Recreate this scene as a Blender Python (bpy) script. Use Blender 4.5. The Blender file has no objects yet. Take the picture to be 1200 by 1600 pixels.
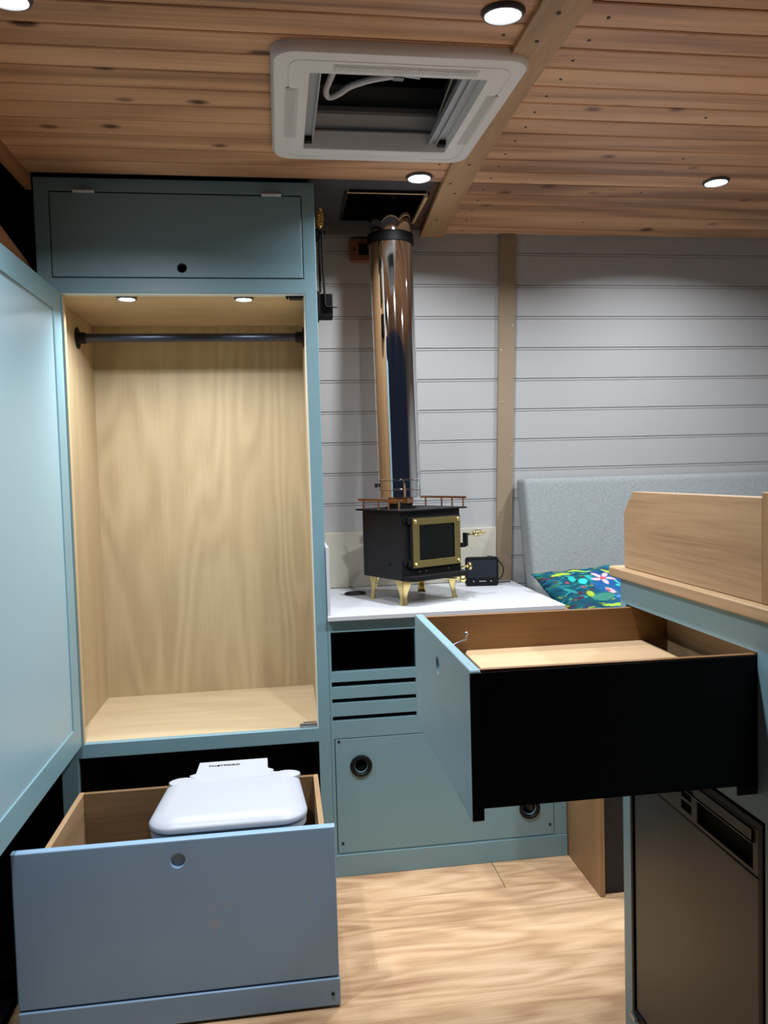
import bpy, bmesh, math, random
from mathutils import Vector, Matrix
sc = bpy.context.scene
COL = sc.collection
R = math.radians
PI = math.pi
random.seed(4)

# ------------------------------------------------------------------ camera
F, YAW, PITCH, ROLL, H = 1197.0, 0.1330, -0.0501, 0.0274, 1.1198
r_ = Vector((math.cos(YAW), -math.sin(YAW), 0)); f_ = Vector((math.sin(YAW), math.cos(YAW), 0)); z_ = Vector((0, 0, 1))
fw = f_*math.cos(PITCH) + z_*math.sin(PITCH); up = z_*math.cos(PITCH) - f_*math.sin(PITCH)
cr = r_*math.cos(ROLL) - up*math.sin(ROLL); cu = r_*math.sin(ROLL) + up*math.cos(ROLL)
cam = bpy.data.cameras.new('camera'); co = bpy.data.objects.new('camera', cam); COL.objects.link(co)
cam.sensor_fit = 'VERTICAL'; cam.sensor_height = 32.0; cam.lens = F*32.0/1600.0; cam.clip_start = 0.02
M = Matrix.Identity(4)
for i in range(3):
    M[i][0] = cr[i]; M[i][1] = cu[i]; M[i][2] = -fw[i]
M[2][3] = H
co.matrix_world = M
sc.camera = co

# ------------------------------------------------------------------ world, exposure
w = bpy.data.worlds.new('night'); sc.world = w; w.use_nodes = True
w.node_tree.nodes['Background'].inputs[0].default_value = (0.32, 0.42, 0.75, 1)
w.node_tree.nodes['Background'].inputs[1].default_value = 0.02
sc.view_settings.view_transform = 'Standard'; sc.view_settings.look = 'None'
sc.view_settings.gamma = 1; sc.view_settings.use_curve_mapping = False
sc.view_settings.exposure = 0.85
try:
    sc.cycles.max_bounces = 10; sc.cycles.diffuse_bounces = 6; sc.cycles.glossy_bounces = 6
    sc.cycles.sample_clamp_indirect = 4.0
except Exception: pass

LED = (0.90, 0.95, 1.0)
P_CEIL = 5.2      # watts of each ceiling downlight
P_WARD = 2.0      # watts of each wardrobe downlight
def zc(y):        # the arched ceiling
    return 1.90-.02*(y-2.2)-.0696*(y-2.2)**2 if y > 1.2 else 1.8504

# ------------------------------------------------------------------ materials
def mat(name, col, rough=.5, metal=0., spec=.5, bump=None, coat=0, emit=None):
    m = bpy.data.materials.new(name); m.use_nodes = True
    nt = m.node_tree; b = nt.nodes['Principled BSDF']
    b.inputs['Base Color'].default_value = (*col, 1); b.inputs['Roughness'].default_value = rough
    b.inputs['Metallic'].default_value = metal; b.inputs['Specular IOR Level'].default_value = spec
    if coat: b.inputs['Coat Weight'].default_value = coat
    if emit: b.inputs['Emission Color'].default_value = (*emit[0], 1); b.inputs['Emission Strength'].default_value = emit[1]
    if bump:
        n = nt.nodes.new('ShaderNodeTexNoise'); n.inputs['Scale'].default_value = bump[0]; n.inputs['Detail'].default_value = 3
        tc = nt.nodes.new('ShaderNodeTexCoord'); nt.links.new(tc.outputs['Object'], n.inputs['Vector'])
        bp = nt.nodes.new('ShaderNodeBump'); bp.inputs['Strength'].default_value = bump[1]; bp.inputs['Distance'].default_value = .002
        nt.links.new(n.outputs['Fac'], bp.inputs['Height']); nt.links.new(bp.outputs['Normal'], b.inputs['Normal'])
    return m
def paint(name, col, rough=.45, var=.06, sc_=9):
    """painted board: faint brushed unevenness"""
    m = mat(name, col, rough); nt = m.node_tree; b = nt.nodes['Principled BSDF']
    tc = nt.nodes.new('ShaderNodeTexCoord'); n = nt.nodes.new('ShaderNodeTexNoise')
    n.inputs['Scale'].default_value = sc_; n.inputs['Detail'].default_value = 5
    nt.links.new(tc.outputs['Object'], n.inputs['Vector'])
    mr = nt.nodes.new('ShaderNodeMix'); mr.data_type = 'RGBA'
    mr.inputs[6].default_value = (*[c*(1-var) for c in col], 1); mr.inputs[7].default_value = (*[c*(1+var) for c in col], 1)
    nt.links.new(n.outputs['Fac'], mr.inputs[0]); nt.links.new(mr.outputs[2], b.inputs['Base Color'])
    return m
def wood(name, dark, mid, light, axis='x', size=1., rings=9., rough=.45, ringamt=.5, island=0., knots=False, stretch=9., fine=.5, spec=.4, blotch=None):
    """long grain along one axis; contour lines of a stretched noise give the cathedral figure"""
    m = bpy.data.materials.new(name); m.use_nodes = True; nt = m.node_tree; N = nt.nodes; L = nt.links
    b = N['Principled BSDF']; b.inputs['Roughness'].default_value = rough; b.inputs['Specular IOR Level'].default_value = spec
    tc = N.new('ShaderNodeTexCoord'); geo = N.new('ShaderNodeNewGeometry')
    off = N.new('ShaderNodeVectorMath'); off.operation = 'MULTIPLY_ADD'
    comb = N.new('ShaderNodeCombineXYZ')
    for i in range(3): L.new(geo.outputs['Random Per Island'], comb.inputs[i])
    L.new(comb.outputs[0], off.inputs[0]); off.inputs[1].default_value = (7.3*(island > 0), 5.1*(island > 0), 3.7*(island > 0)); L.new(tc.outputs['Object'], off.inputs[2])
    def stretched(k, s):
        mp = N.new('ShaderNodeMapping'); v = [s, s, s]; v['xyz'.index(axis)] = s/k; mp.inputs['Scale'].default_value = v
        L.new(off.outputs[0], mp.inputs['Vector']); return mp.outputs[0]
    def noise(vec, detail=2, rough_=.5, dist=0.):
        n = N.new('ShaderNodeTexNoise'); n.inputs['Scale'].default_value = 1; n.inputs['Detail'].default_value = detail
        n.inputs['Roughness'].default_value = rough_; n.inputs['Distortion'].default_value = dist; L.new(vec, n.inputs['Vector']); return n.outputs['Fac']
    def mth(op, a, bb):
        n = N.new('ShaderNodeMath'); n.operation = op
        for i, q in enumerate((a, bb)):
            if isinstance(q, (int, float)): n.inputs[i].default_value = q
            else: L.new(q, n.inputs[i])
        return n.outputs[0]
    low = noise(stretched(stretch*.7, 5*size), 1.5, .45)
    ring = mth('MULTIPLY', mth('ADD', mth('SINE', mth('MULTIPLY', low, rings*6.28), 0), 1), .5)
    fib = noise(stretched(30, 130*size), 3, .6)
    big = noise(stretched(stretch, 9*size), 3, .6)
    t = mth('ADD', mth('MULTIPLY', ring, ringamt*.5), mth('ADD', mth('MULTIPLY', fib, fine), mth('MULTIPLY', big, .75)))
    if island: t = mth('ADD', t, mth('MULTIPLY', mth('SUBTRACT', geo.outputs['Random Per Island'], .5), island))
    mean = ringamt*.25+fine*.5+.375
    cr_ = N.new('ShaderNodeValToRGB'); e = cr_.color_ramp.elements
    e[0].position = max(0, mean-.30); e[0].color = (*dark, 1); e[1].position = min(1, mean+.30); e[1].color = (*light, 1)
    k = e.new(mean); k.color = (*mid, 1)
    L.new(t, cr_.inputs[0]); out = cr_.outputs[0]
    if knots:
        v = N.new('ShaderNodeTexVoronoi'); v.inputs['Scale'].default_value = 1; mp = N.new('ShaderNodeMapping')
        s = [9.5, 9.5, 9.5]; s['xyz'.index(axis)] = 5.5; mp.inputs['Scale'].default_value = s
        L.new(off.outputs[0], mp.inputs['Vector']); L.new(mp.outputs[0], v.inputs['Vector'])
        k1 = N.new('ShaderNodeMapRange'); k1.inputs[1].default_value = .08; k1.inputs[2].default_value = .165; k1.inputs[3].default_value = 1; k1.inputs[4].default_value = 0
        L.new(v.outputs['Distance'], k1.inputs[0])
        mx = N.new('ShaderNodeMix'); mx.data_type = 'RGBA'; L.new(k1.outputs[0], mx.inputs[0]); L.new(out, mx.inputs[6])
        mx.inputs[7].default_value = (dark[0]*.35, dark[1]*.28, dark[2]*.25, 1); out = mx.outputs[2]
    L.new(out, b.inputs['Base Color'])
    bp = N.new('ShaderNodeBump'); bp.inputs['Strength'].default_value = .12; bp.inputs['Distance'].default_value = .001
    L.new(fib, bp.inputs['Height']); L.new(bp.outputs[0], b.inputs['Normal'])
    return m

TEAL = (.175, .300, .345)
M_teal = paint('teal_paint', TEAL, .42, .05)
M_ceil = wood('pine_boards', (.30, .15, .08), (.60, .325, .17), (.78, .46, .26), 'x', 1., 6, .38, .5, island=.34, knots=True, stretch=12)
M_beam = wood('beam_pine', (.32, .18, .075), (.46, .27, .125), (.57, .35, .17), 'y', 1., 4, .4, .3)
M_beamx = wood('strip_pine', (.22, .10, .04), (.34, .16, .07), (.42, .21, .10), 'y', 1., 4, .5, .3)
M_plyz = wood('pale_ply_upright', (.34, .25, .14), (.43, .325, .19), (.50, .39, .245), 'z', 1., 12, .5, .4, stretch=7, fine=.25)
M_plyx = wood('pale_ply_flat', (.42, .315, .185), (.49, .38, .235), (.55, .435, .28), 'x', 1.2, 7, .5, .3, stretch=9, fine=.3)
M_plyxs = wood('pale_ply_side', (.38, .28, .155), (.46, .35, .205), (.52, .405, .25), 'z', 1., 5, .5, .2, stretch=9, fine=.25)
M_floor = wood('oak_laminate', (.31, .165, .085), (.52, .325, .18), (.67, .455, .28), 'x', 1.9, 8, .38, .42, island=.05, stretch=7, fine=.5)
M_bamx = wood('bamboo_x', (.15, .065, .018), (.21, .10, .034), (.27, .14, .05), 'x', 1.4, 3, .42, .1, stretch=14)
M_bamy = wood('bamboo_y', (.22, .125, .06), (.35, .225, .12), (.45, .305, .175), 'y', 1.3, 3, .42, .1, stretch=10)
M_bamz = wood('bamboo_z', (.19, .10, .04), (.26, .15, .065), (.34, .21, .10), 'z', 1.4, 4, .45, .15, stretch=14)
M_edge = wood('bamboo_edge', (.45, .29, .15), (.60, .42, .24), (.70, .52, .32), 'x', 2, 3, .5, .1)
M_lid = wood('pale_bamboo_tray', (.42, .275, .15), (.50, .34, .195), (.56, .40, .24), 'x', 1.2, 3, .45, .1, stretch=12)
M_wall = paint('white_panelling', (.385, .385, .385), .5, .03, 3)
M_white = mat('white_plastic', (.82, .82, .83), .38)
M_grille = mat('grille_plastic', (.66, .66, .67), .5)
M_toilet = mat('toilet_plastic', (.385, .405, .455), .38)
M_stone = mat('worktop_laminate', (.52, .53, .56), .4)
M_stedge = mat('worktop_edge', (.45, .47, .47), .5)
M_cream = mat('cream_board', (.52, .49, .40), .55)
M_mdf = paint('brown_batten', (.26, .195, .125), .65, .08, 14)
M_tongue = mat('board_tongue', (.11, .05, .026), .8)
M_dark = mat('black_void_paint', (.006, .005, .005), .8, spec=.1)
M_carpet = mat('black_carpet', (.004, .0045, .007), .95, spec=.05, bump=(300, .6))
M_insul = paint('grey_foam_ceiling', (.055, .055, .062), .8, .35, 20)
M_black = mat('black_metal', (.006, .006, .0065), .5, .0, .22)
M_iron = mat('stove_paint', (.009, .009, .010), .5, 0, .3, bump=(400, .15))
M_gloss = mat('gloss_black', (.004, .005, .005), .15, spec=.25)
M_gunm = mat('gunmetal_tube', (.055, .06, .09), .35, .7)
M_brass = mat('polished_brass', (.83, .66, .28), .22, 1)
M_brassd = mat('brushed_brass', (.42, .33, .13), .38, 1, bump=(150, .15))
M_copper = mat('copper_brass', (.62, .36, .20), .25, 1)
M_steel = mat('polished_steel', (.80, .79, .80), .055, 1)
M_satin = mat('satin_steel', (.45, .46, .47), .3, 1)
M_alu = mat('grey_rail', (.42, .44, .47), .4, .3)
M_blind = mat('dark_liner', (.10, .10, .10), .6)
M_hose = mat('pale_hose', (.62, .62, .66), .5)
M_red = paint('redwood_block', (.22, .085, .045), .5, .1, 30)
M_fridge = mat('fridge_panel', (.014, .012, .010), .36, 0, .45)
M_fridgef = mat('fridge_frame', (.004, .004, .004), .5, spec=.2)
M_fridgeb = mat('fridge_trim', (.030, .022, .017), .4)
M_screen = mat('screen_glass', (.008, .011, .018), .2, spec=.25)
M_grey = mat('print_grey', (.5, .5, .52), .5)
M_seam = mat('seam_brown', (.25, .14, .08), .7)
M_nail = mat('nail_head', (.055, .028, .018), .6)
M_knob = mat('screw_zinc', (.45, .42, .36), .4, .6)
M_bezel = mat('dull_bezel', (.12, .12, .12), .4, .6)
M_band = mat('matt_black', (.0025, .0025, .0028), .6, spec=.08)
M_hinge = mat('bright_hinge', (.7, .7, .68), .35)
M_led = mat('led_disc', (1, 1, 1), .5, emit=((.90, .95, 1), 14))

def fabric(name, c1, c2, s=700):
    m = bpy.data.materials.new(name); m.use_nodes = True; nt = m.node_tree; b = nt.nodes['Principled BSDF']; b.inputs['Roughness'].default_value = .95
    b.inputs['Specular IOR Level'].default_value = .1
    tc = nt.nodes.new('ShaderNodeTexCoord'); n = nt.nodes.new('ShaderNodeTexNoise'); n.inputs['Scale'].default_value = s*.45; n.inputs['Detail'].default_value = 4; n.inputs['Roughness'].default_value = .8
    nt.links.new(tc.outputs['Object'], n.inputs['Vector'])
    cr_ = nt.nodes.new('ShaderNodeValToRGB'); cr_.color_ramp.elements[0].position = .35; cr_.color_ramp.elements[1].position = .68
    cr_.color_ramp.elements[0].color = (*c1, 1); cr_.color_ramp.elements[1].color = (*c2, 1)
    nt.links.new(n.outputs['Fac'], cr_.inputs[0]); nt.links.new(cr_.outputs[0], b.inputs['Base Color'])
    bp = nt.nodes.new('ShaderNodeBump'); bp.inputs['Strength'].default_value = .3; bp.inputs['Distance'].default_value = .001
    nt.links.new(n.outputs['Fac'], bp.inputs['Height']); nt.links.new(bp.outputs[0], b.inputs['Normal'])
    return m
M_sofa = fabric('grey_wool', (.15, .165, .17), (.30, .315, .32))

# ------------------------------------------------------------------ mesh helpers
class MB:
    def __init__(s): s.bm = bmesh.new(); s.mi = 0
    def box(s, x0, x1, y0, y1, z0, z1):
        v = [s.bm.verts.new((x, y, z)) for x in (x0, x1) for y in (y0, y1) for z in (z0, z1)]
        for q in ((0, 1, 3, 2), (4, 6, 7, 5), (0, 4, 5, 1), (2, 3, 7, 6), (0, 2, 6, 4), (1, 5, 7, 3)):
            f = s.bm.faces.new([v[i] for i in q]); f.material_index = s.mi
        return s
    def hexa(s, pts):   # 8 points, order as box
        v = [s.bm.verts.new(p) for p in pts]
        for q in ((0, 1, 3, 2), (4, 6, 7, 5), (0, 4, 5, 1), (2, 3, 7, 6), (0, 2, 6, 4), (1, 5, 7, 3)):
            f = s.bm.faces.new([v[i] for i in q]); f.material_index = s.mi
        return s
    def loft(s, rings, cap=True, closed=True):
        R_ = [[s.bm.verts.new(p) for p in r] for r in rings]; n = len(R_[0])
        for a, b in zip(R_[:-1], R_[1:]):
            for i in range(n if closed else n-1):
                f = s.bm.faces.new((a[i], a[(i+1) % n], b[(i+1) % n], b[i])); f.smooth = True; f.material_index = s.mi
        if cap:
            for r in (R_[0], R_[-1]):
                try: f = s.bm.faces.new(r); f.material_index = s.mi
                except Exception: pass
        return s
    def tube(s, pts, r, n=14, cap=True):
        pts = [Vector(p) for p in pts]; rr = r if isinstance(r, (list, tuple)) else [r]*len(pts); rings = []; prev = None
        for i, p in enumerate(pts):
            d = (pts[min(i+1, len(pts)-1)]-pts[max(i-1, 0)]).normalized()
            if prev is None:
                a = d.orthogonal().normalized()
            else:
                a = prev-d*prev.dot(d); a.normalize()
            prev = a; b = d.cross(a)
            rings.append([p+(a*math.cos(2*PI*k/n)+b*math.sin(2*PI*k/n))*rr[i] for k in range(n)])
        return s.loft(rings, cap)
    def lathe(s, prof, o=(0, 0, 0), axis=(0, 0, 1), n=24):  # prof: (radius, along)
        ax = Vector(axis).normalized(); o = Vector(o)
        return s.tubeprof(o, ax, prof, n)
    def tubeprof(s, o, ax, prof, n):
        a = ax.orthogonal().normalized(); b = ax.cross(a)
        return s.loft([[o+ax*t+(a*math.cos(2*PI*k/n)+b*math.sin(2*PI*k/n))*max(r, 1e-4) for k in range(n)] for r, t in prof])
    def sphere(s, c, r, n=14):
        return s.lathe([(r*math.sin(PI*i/8), -r*math.cos(PI*i/8)) for i in range(9)], c, n=n)
    def ext(s, outline, fn, t0, t1):   # prism of a 2-D outline; fn(u, v, t) -> xyz
        return s.loft([[fn(u, v, t) for u, v in outline] for t in (t0, t1)])
def link(name, me, ms, parent=None, bev=0, seg=2, smooth=False, angle=30):
    o = bpy.data.objects.new(name, me); COL.objects.link(o)
    for m in (ms if isinstance(ms, (list, tuple)) else [ms]): me.materials.append(m)
    if parent is not None: o.parent = parent
    if bev:
        md = o.modifiers.new('bevel', 'BEVEL'); md.width = bev; md.segments = seg; md.limit_method = 'ANGLE'; md.angle_limit = R(angle); md.harden_normals = True
    return o
def part(name, mb, ms, parent=None, bev=0, seg=2, org=None, sharp=35):
    """one mesh object. Vertices are given in the frame of the thing's root (org: world location of a root without rotation)"""
    bm = mb.bm
    bmesh.ops.recalc_face_normals(bm, faces=bm.faces)
    if org is None and parent is not None and 'org' in ORG.get(parent.name, {}): org = ORG[parent.name]['org']
    if org is not None: bmesh.ops.translate(bm, vec=-Vector(org), verts=bm.verts)
    me = bpy.data.meshes.new(name); bm.to_mesh(me); bm.free()
    me.set_sharp_from_angle(angle=R(sharp))
    o = link(name, me, ms, parent, bev, seg)
    if org is not None: ORG[o.name] = {'org': org}
    if org is not None and parent is None: o.location = org
    return o
ORG = {}
def thing(name, label, cat, loc=(0, 0, 0), rot=(0, 0, 0), group=None, local=False):
    o = bpy.data.objects.new(name, None); COL.objects.link(o); o.location = loc; o.rotation_euler = rot
    o.empty_display_size = .05
    o['label'] = label; o['category'] = cat
    if group: o['group'] = group
    if not local: ORG[o.name] = {'org': tuple(loc)}
    return o
def tag(o, label, cat, group=None):
    o['label'] = label; o['category'] = cat
    if group: o['group'] = group
    return o
def struct(o): o['kind'] = 'structure'; return o
def plate(name, outer, holes, fn, th, ms, parent, bev=0, org=None):
    """board with cut-outs. outer/holes are 2-D polygons, fn(u,v,w) -> xyz with w in -th..0"""
    cu_ = bpy.data.curves.new('tmp', 'CURVE'); cu_.dimensions = '2D'; cu_.fill_mode = 'BOTH'; cu_.extrude = th/2-bev; cu_.bevel_depth = bev; cu_.offset = -bev; cu_.bevel_resolution = 2
    for poly in [outer]+holes:
        s = cu_.splines.new('POLY'); s.points.add(len(poly)-1); s.use_cyclic_u = True
        for p, (u, v) in zip(s.points, poly): p.co = (u, v, 0, 1)
    ob = bpy.data.objects.new('tmp', cu_); COL.objects.link(ob)
    dg = bpy.context.evaluated_depsgraph_get(); me = bpy.data.meshes.new_from_object(ob.evaluated_get(dg))
    bpy.data.objects.remove(ob); bpy.data.curves.remove(cu_)
    mb = MB(); mb.bm.from_mesh(me); bpy.data.meshes.remove(me)
    bmesh.ops.remove_doubles(mb.bm, verts=mb.bm.verts, dist=1e-5)
    for v in mb.bm.verts: v.co = Vector(fn(v.co.x, v.co.y, v.co.z-th/2))
    for f in mb.bm.faces: f.material_index = 0; f.smooth = False
    return part(name, mb, ms, parent, 0, org=org, sharp=8)
def rect(a, b, c, d): return [(a, c), (b, c), (b, d), (a, d)]
def circ(u, v, r, n=28, s=1.): return [(u+r*math.cos(2*PI*i/n), v+r*s*math.sin(2*PI*i/n)) for i in range(n)]
def rrect(a, b, c, d, r, n=6):
    o = []
    for cx, cy, a0 in ((b-r, d-r, 0), (a+r, d-r, 90), (a+r, c+r, 180), (b-r, c+r, 270)):
        for i in range(n+1):
            t = R(a0+90*i/n); o.append((cx+r*math.cos(t), cy+r*math.sin(t)))
    return o
def text(body, size, name, m, parent, loc, rot, th=.0006):
    cu_ = bpy.data.curves.new('tmp', 'FONT'); cu_.body = body; cu_.size = size; cu_.align_x = 'CENTER'; cu_.align_y = 'CENTER'; cu_.extrude = th/2; cu_.offset = size*.012
    ob = bpy.data.objects.new('tmp', cu_); COL.objects.link(ob)
    dg = bpy.context.evaluated_depsgraph_get(); me = bpy.data.meshes.new_from_object(ob.evaluated_get(dg))
    bpy.data.objects.remove(ob); bpy.data.curves.remove(cu_); me.name = name; me.materials.clear()
    o = link(name, me, m, parent); o.location = loc; o.rotation_euler = rot
    return o

# ================================================================== SETTING
# floor: laminate boards with open seams
mb = MB()
yv = 1.948; rows = [(2.087, 2.60), (1.948, 2.087)]
y = 1.948
rows.append((.3, y))
g = .0001
for i, (a, b) in enumerate(rows):
    xs = [-.60, .562, 2.2] if i == 1 else [-.60, 2.2]
    h = .0009 if i == 1 else 0
    for x0, x1 in zip(xs[:-1], xs[1:]): mb.box(x0+g+h, x1-g-h, a+g+h, b-g, -.012, 0)
fl = struct(part('floor', mb, M_floor))
mb = MB(); mb.box(-.60, 2.2, .3, 2.62, -.03, -.0121); sub = part('underlay', mb, M_seam, fl)

# far wall: white panelling with beaded grooves, leaning out towards the bottom
def wy(z, off=0): return 2.472+(1.889-z)*.11-off
mb = MB()
prof = []
z = 1.832+.1012
seams = []
while z > -.05: seams.append(z); z -= .1012
prof.append((1.98, 0))
for s in seams:
    for dz, d in ((.0025, 0), (.0015, .0035), (-.0005, .0035), (-.0015, 0), (-.006, 0), (-.0068, .0022), (-.0078, .0022), (-.0086, 0)): prof.append((s+dz, d))
prof.append((-.03, 0))
prof = [p for p in prof if -.04 < p[0] < 1.99]
ring = [[(x, wy(z)+d, z) for z, d in prof] + [(x, wy(-.03)+.03, -.03), (x, wy(1.98)+.03, 1.98)] for x in (.1148, 2.2)]
mb.loft(ring)
struct(part('wall_back', mb, M_wall, sharp=10))
mb = MB(); mb.box(2.2, 2.23, .55, 2.70, -.03, 1.95); struct(part('wall_right', mb, M_wall))
mb = MB(); mb.box(-1.45, -1.42, .9, 2.75, -.25, 1.95); mb.box(-1.45, .1146, 2.62, 2.70, -.25, 1.95); struct(part('wall_left', mb, M_carpet))
mb = MB(); mb.box(-1.42, -.601, .9, 2.62, -.30, -.25); mb.box(-.612, -.601, .6, 2.62, -.25, -.001); struct(part('floor_cab', mb, M_carpet))
mb = MB(); mb.box(-1.45, -.62, .9, 2.66, 1.95, 1.97); struct(part('ceiling_cab', mb, M_carpet))

# planked ceiling
mb = MB()
W = .0806; B0 = 1.264
def beamx(y): return .426+(y-1.19)*.037
def board(x0, x1, y0, y1, xr0=None, xr1=None):
    # x0..x1 at y0, xr at y1 (skewed against the beam); chamfered lower edges
    a, b = y0+.0022, y1-.0022; c = .0024; th = .0119
    xl = lambda y: x0 if xr0 is None else x0+(xr0-x0)*(y-y0)/(y1-y0)
    xh = lambda y: x1 if xr1 is None else x1+(xr1-x1)*(y-y0)/(y1-y0)
    sec = [(a, th), (a, c*.8), (a+c, 0), (b-c, 0), (b, c*.8), (b, th)]
    rings = [[(fx(y), y, zc(y)+dz) for y, dz in sec] for fx in (xl, xh)]
    mb.loft(rings); 
nails = []; k = -9
while B0+W*(k) < 2.46:
    y0 = B0+W*k; y1 = min(y0+W, 2.478); ym = (y0+y1)/2
    xb0, xb1 = beamx(y0), beamx(y1)
    if ym < 2.08:
        if 1.42 < ym < 1.84: board(-.605, .035, y0, y1); board(.435, xb0+.02, y0, y1, None, xb1+.02)
        else: board(-.605, xb0+.02, y0, y1, None, xb1+.02)
        if not 1.38 < ym < 1.86: nails.append((xb0-.022-.006*random.random(), ym))
    board(xb0+.055, 2.2, y0, y1, xb1+.055, None)
    nails.append((xb0+.078+.055-.006*random.random(), ym+.004))
    if k % 3 == 1: nails.append((xb0+.42+.2*random.random(), ym))
    k += 1
for f in mb.bm.faces: f.smooth = False
ce = struct(part('ceiling', mb, M_ceil))
mb = MB()
for x, y in nails:
    mb.lathe([(.0034, 0), (.003, .0012)], (x, y, zc(y)-.0008), n=10)
part('nail', mb, M_nail, ce)['kind'] = 'stuff'
# roof lining above the boards (bare foam over the stove) with square flue opening
mb = MB()
HX0, HX1, HY0, HY1 = .215, .435, 2.175, 2.40
def lin(x0, x1, y0, y1, z0=None):
    n = 5
    for i in range(n):
        a = y0+(y1-y0)*i/n; b = y0+(y1-y0)*(i+1)/n
        za, zb = zc(a)+.0122, zc(b)+.0122
        mb.hexa([(x0, a, za), (x0, a, za+.01), (x0, b, zb), (x0, b, zb+.01), (x1, a, za), (x1, a, za+.01), (x1, b, zb), (x1, b, zb+.01)])
mb.mi = 1
lin(-.62, .03, .5, 2.07); lin(.445, 2.2, .5, 2.49); lin(.03, .445, .5, 1.40); lin(.03, .445, 1.85, 2.07)
mb.mi = 0
lin(-.62, HX0, 2.07, 2.49); lin(HX0, .445, 2.07, HY0); lin(HX1, .445, HY0, HY1); lin(HX0, .445, HY1, 2.49)
part('roof_lining', mb, [M_insul, M_tongue], ce)
mb = MB(); mb.box(HX0-.01, HX0, HY0, HY1, 1.905, 2.04); mb.box(HX1, HX1+.01, HY0, HY1, 1.905, 2.04); mb.box(HX0, HX1, HY0-.01, HY0, 1.905, 2.04); mb.box(HX0, HX1, HY1, HY1+.01, 1.905, 2.04); mb.box(HX0, HX1, HY0, HY1, 2.04, 2.05)
part('flue_opening', mb, mat('dark_flue_box', (.02, .02, .018), .35, .5), ce)  # dark grey, half metallic box around the flue
mb = MB(); mb.box(HX0-.004, HX1+.004, HY0-.008, HY0-.001, zc(HY0)+.004, zc(HY0)+.013); mb.box(HX1-.002, HX1+.006, HY0, HY1, zc(HY1)+.004, zc(HY1)+.013)
part('opening_edge', mb, M_edge, ce)
mb = MB(); mb.box(-.62, .44, 2.44, 2.50, 1.872, 1.905); part('ceiling_fillet', mb, mat('dusty_filler', (.20, .185, .175), .8, bump=(60, .5)), ce)

# the skewed cover board ("beam") along the ceiling joint
mb = MB(); ys = [.6+.1*i for i in range(19)]+[2.476]
rings = []
for y in ys:
    x = beamx(y); z = zc(y); rings.append([(x, y, z-.010), (x+.078, y, z-.010), (x+.078, y, z+.004), (x, y, z+.004)])
mb.loft(rings)
for f in mb.bm.faces: f.smooth = False
bm_ = struct(part('trim_1', mb, M_beam, sharp=20))
mb = MB()
for y, dx in ((1.20, .035), (1.30, .030), (2.05, .02), (2.12, .045), (1.92, .045), (2.33, .03)): mb.lathe([(.004, 0), (.003, .0015)], (beamx(y)+dx, y, zc(y)-.011), n=10)
part('screw_head', mb, M_nail, bm_)
mb = MB(); rings = []
for y in [.6+.1*i for i in range(15)]+[2.088]:
    z = zc(y); rings.append([(-.618, y, z-.036), (-.603, y, z-.036), (-.603, y, z+.004), (-.618, y, z+.004)])
mb.loft(rings)
for f in mb.bm.faces: f.smooth = False
struct(part('trim_2', mb, M_beamx, sharp=20))
mb = MB(); mb.hexa([(-.640, 1.25, 1.755), (-.640, 1.25, 1.825), (-.640, 2.13, 1.615), (-.640, 2.13, 1.680), (-.622, 1.25, 1.755), (-.622, 1.25, 1.825), (-.622, 2.13, 1.615), (-.622, 2.13, 1.680)])
struct(part('trim_3', mb, M_beamx))
# batten on the wall
mb = MB(); B = []
for z in (.735, 1.888):
    B += [[(.735, wy(z, .012), z), (.790, wy(z, .012), z), (.790, wy(z, -.001), z), (.735, wy(z, -.001), z)]]
mb.loft(B)
ba = struct(part('trim_4', mb, M_mdf, bev=.001))
mb = MB()
for x, z in ((.748, 1.868), (.780, 1.868), (.782, 1.60), (.75, 1.35), (.742, 1.52), (.783, 1.17), (.745, .98)):
    mb.lathe([(.0035, 0), (.003, .0012)], (x, wy(z, .012), z), (0, -1, 0), 10)
part('screw', mb, M_knob, ba)

# ================================================================== downlights
def downlight(x, y, z, label, group, power, tilt=0, r=.032):
    t = thing('ceiling_downlight', label, 'light', (x, y, z), (tilt, 0, 0), group, local=True)
    mb = MB(); mb.lathe([(r*.86, -.001), (r*.92, -.0065), (r*1.02, -.006), (r*1.12, -.001), (r*1.12, .001)], n=32)
    part('bezel', mb, M_bezel, t)
    mb = MB(); mb.lathe([(r*.90, -.0005), (r*.90, -.0035), (r*.5, -.0055), (.001, -.006)], n=28)
    part('diffuser', mb, M_led, t)
    la = bpy.data.lights.new('lamp', 'AREA'); la.shape = 'DISK'; la.size = r*1.5; la.energy = power; la.color = LED; la.spread = R(150)
    lo = bpy.data.objects.new('lamp', la); COL.objects.link(lo); lo.parent = t; lo.location = (0, 0, -.0085)
    return t
G = 'round ceiling downlights'
sl = lambda y: math.atan(-.02-2*.0696*(y-2.2)) if y > 1.2 else 0
for x, y, lb in ((-.385, 1.262, 'bright round downlight at the far top left corner of the plank ceiling'),
                 (.379, 1.228, 'bright round downlight between the roof window and the top edge, beside the cover board'),
                 (.3906, 2.034, 'bright round downlight in the last board in front of the stove flue'),
                 (1.22, 2.014, 'bright round downlight in the plank ceiling right of the cover board'),
                 (1.22, 1.228, 'round downlight in the plank ceiling nearest the right side drawer unit')):
    downlight(x, y, zc(y)-.0005, lb, G, P_CEIL, sl(y))

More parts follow.
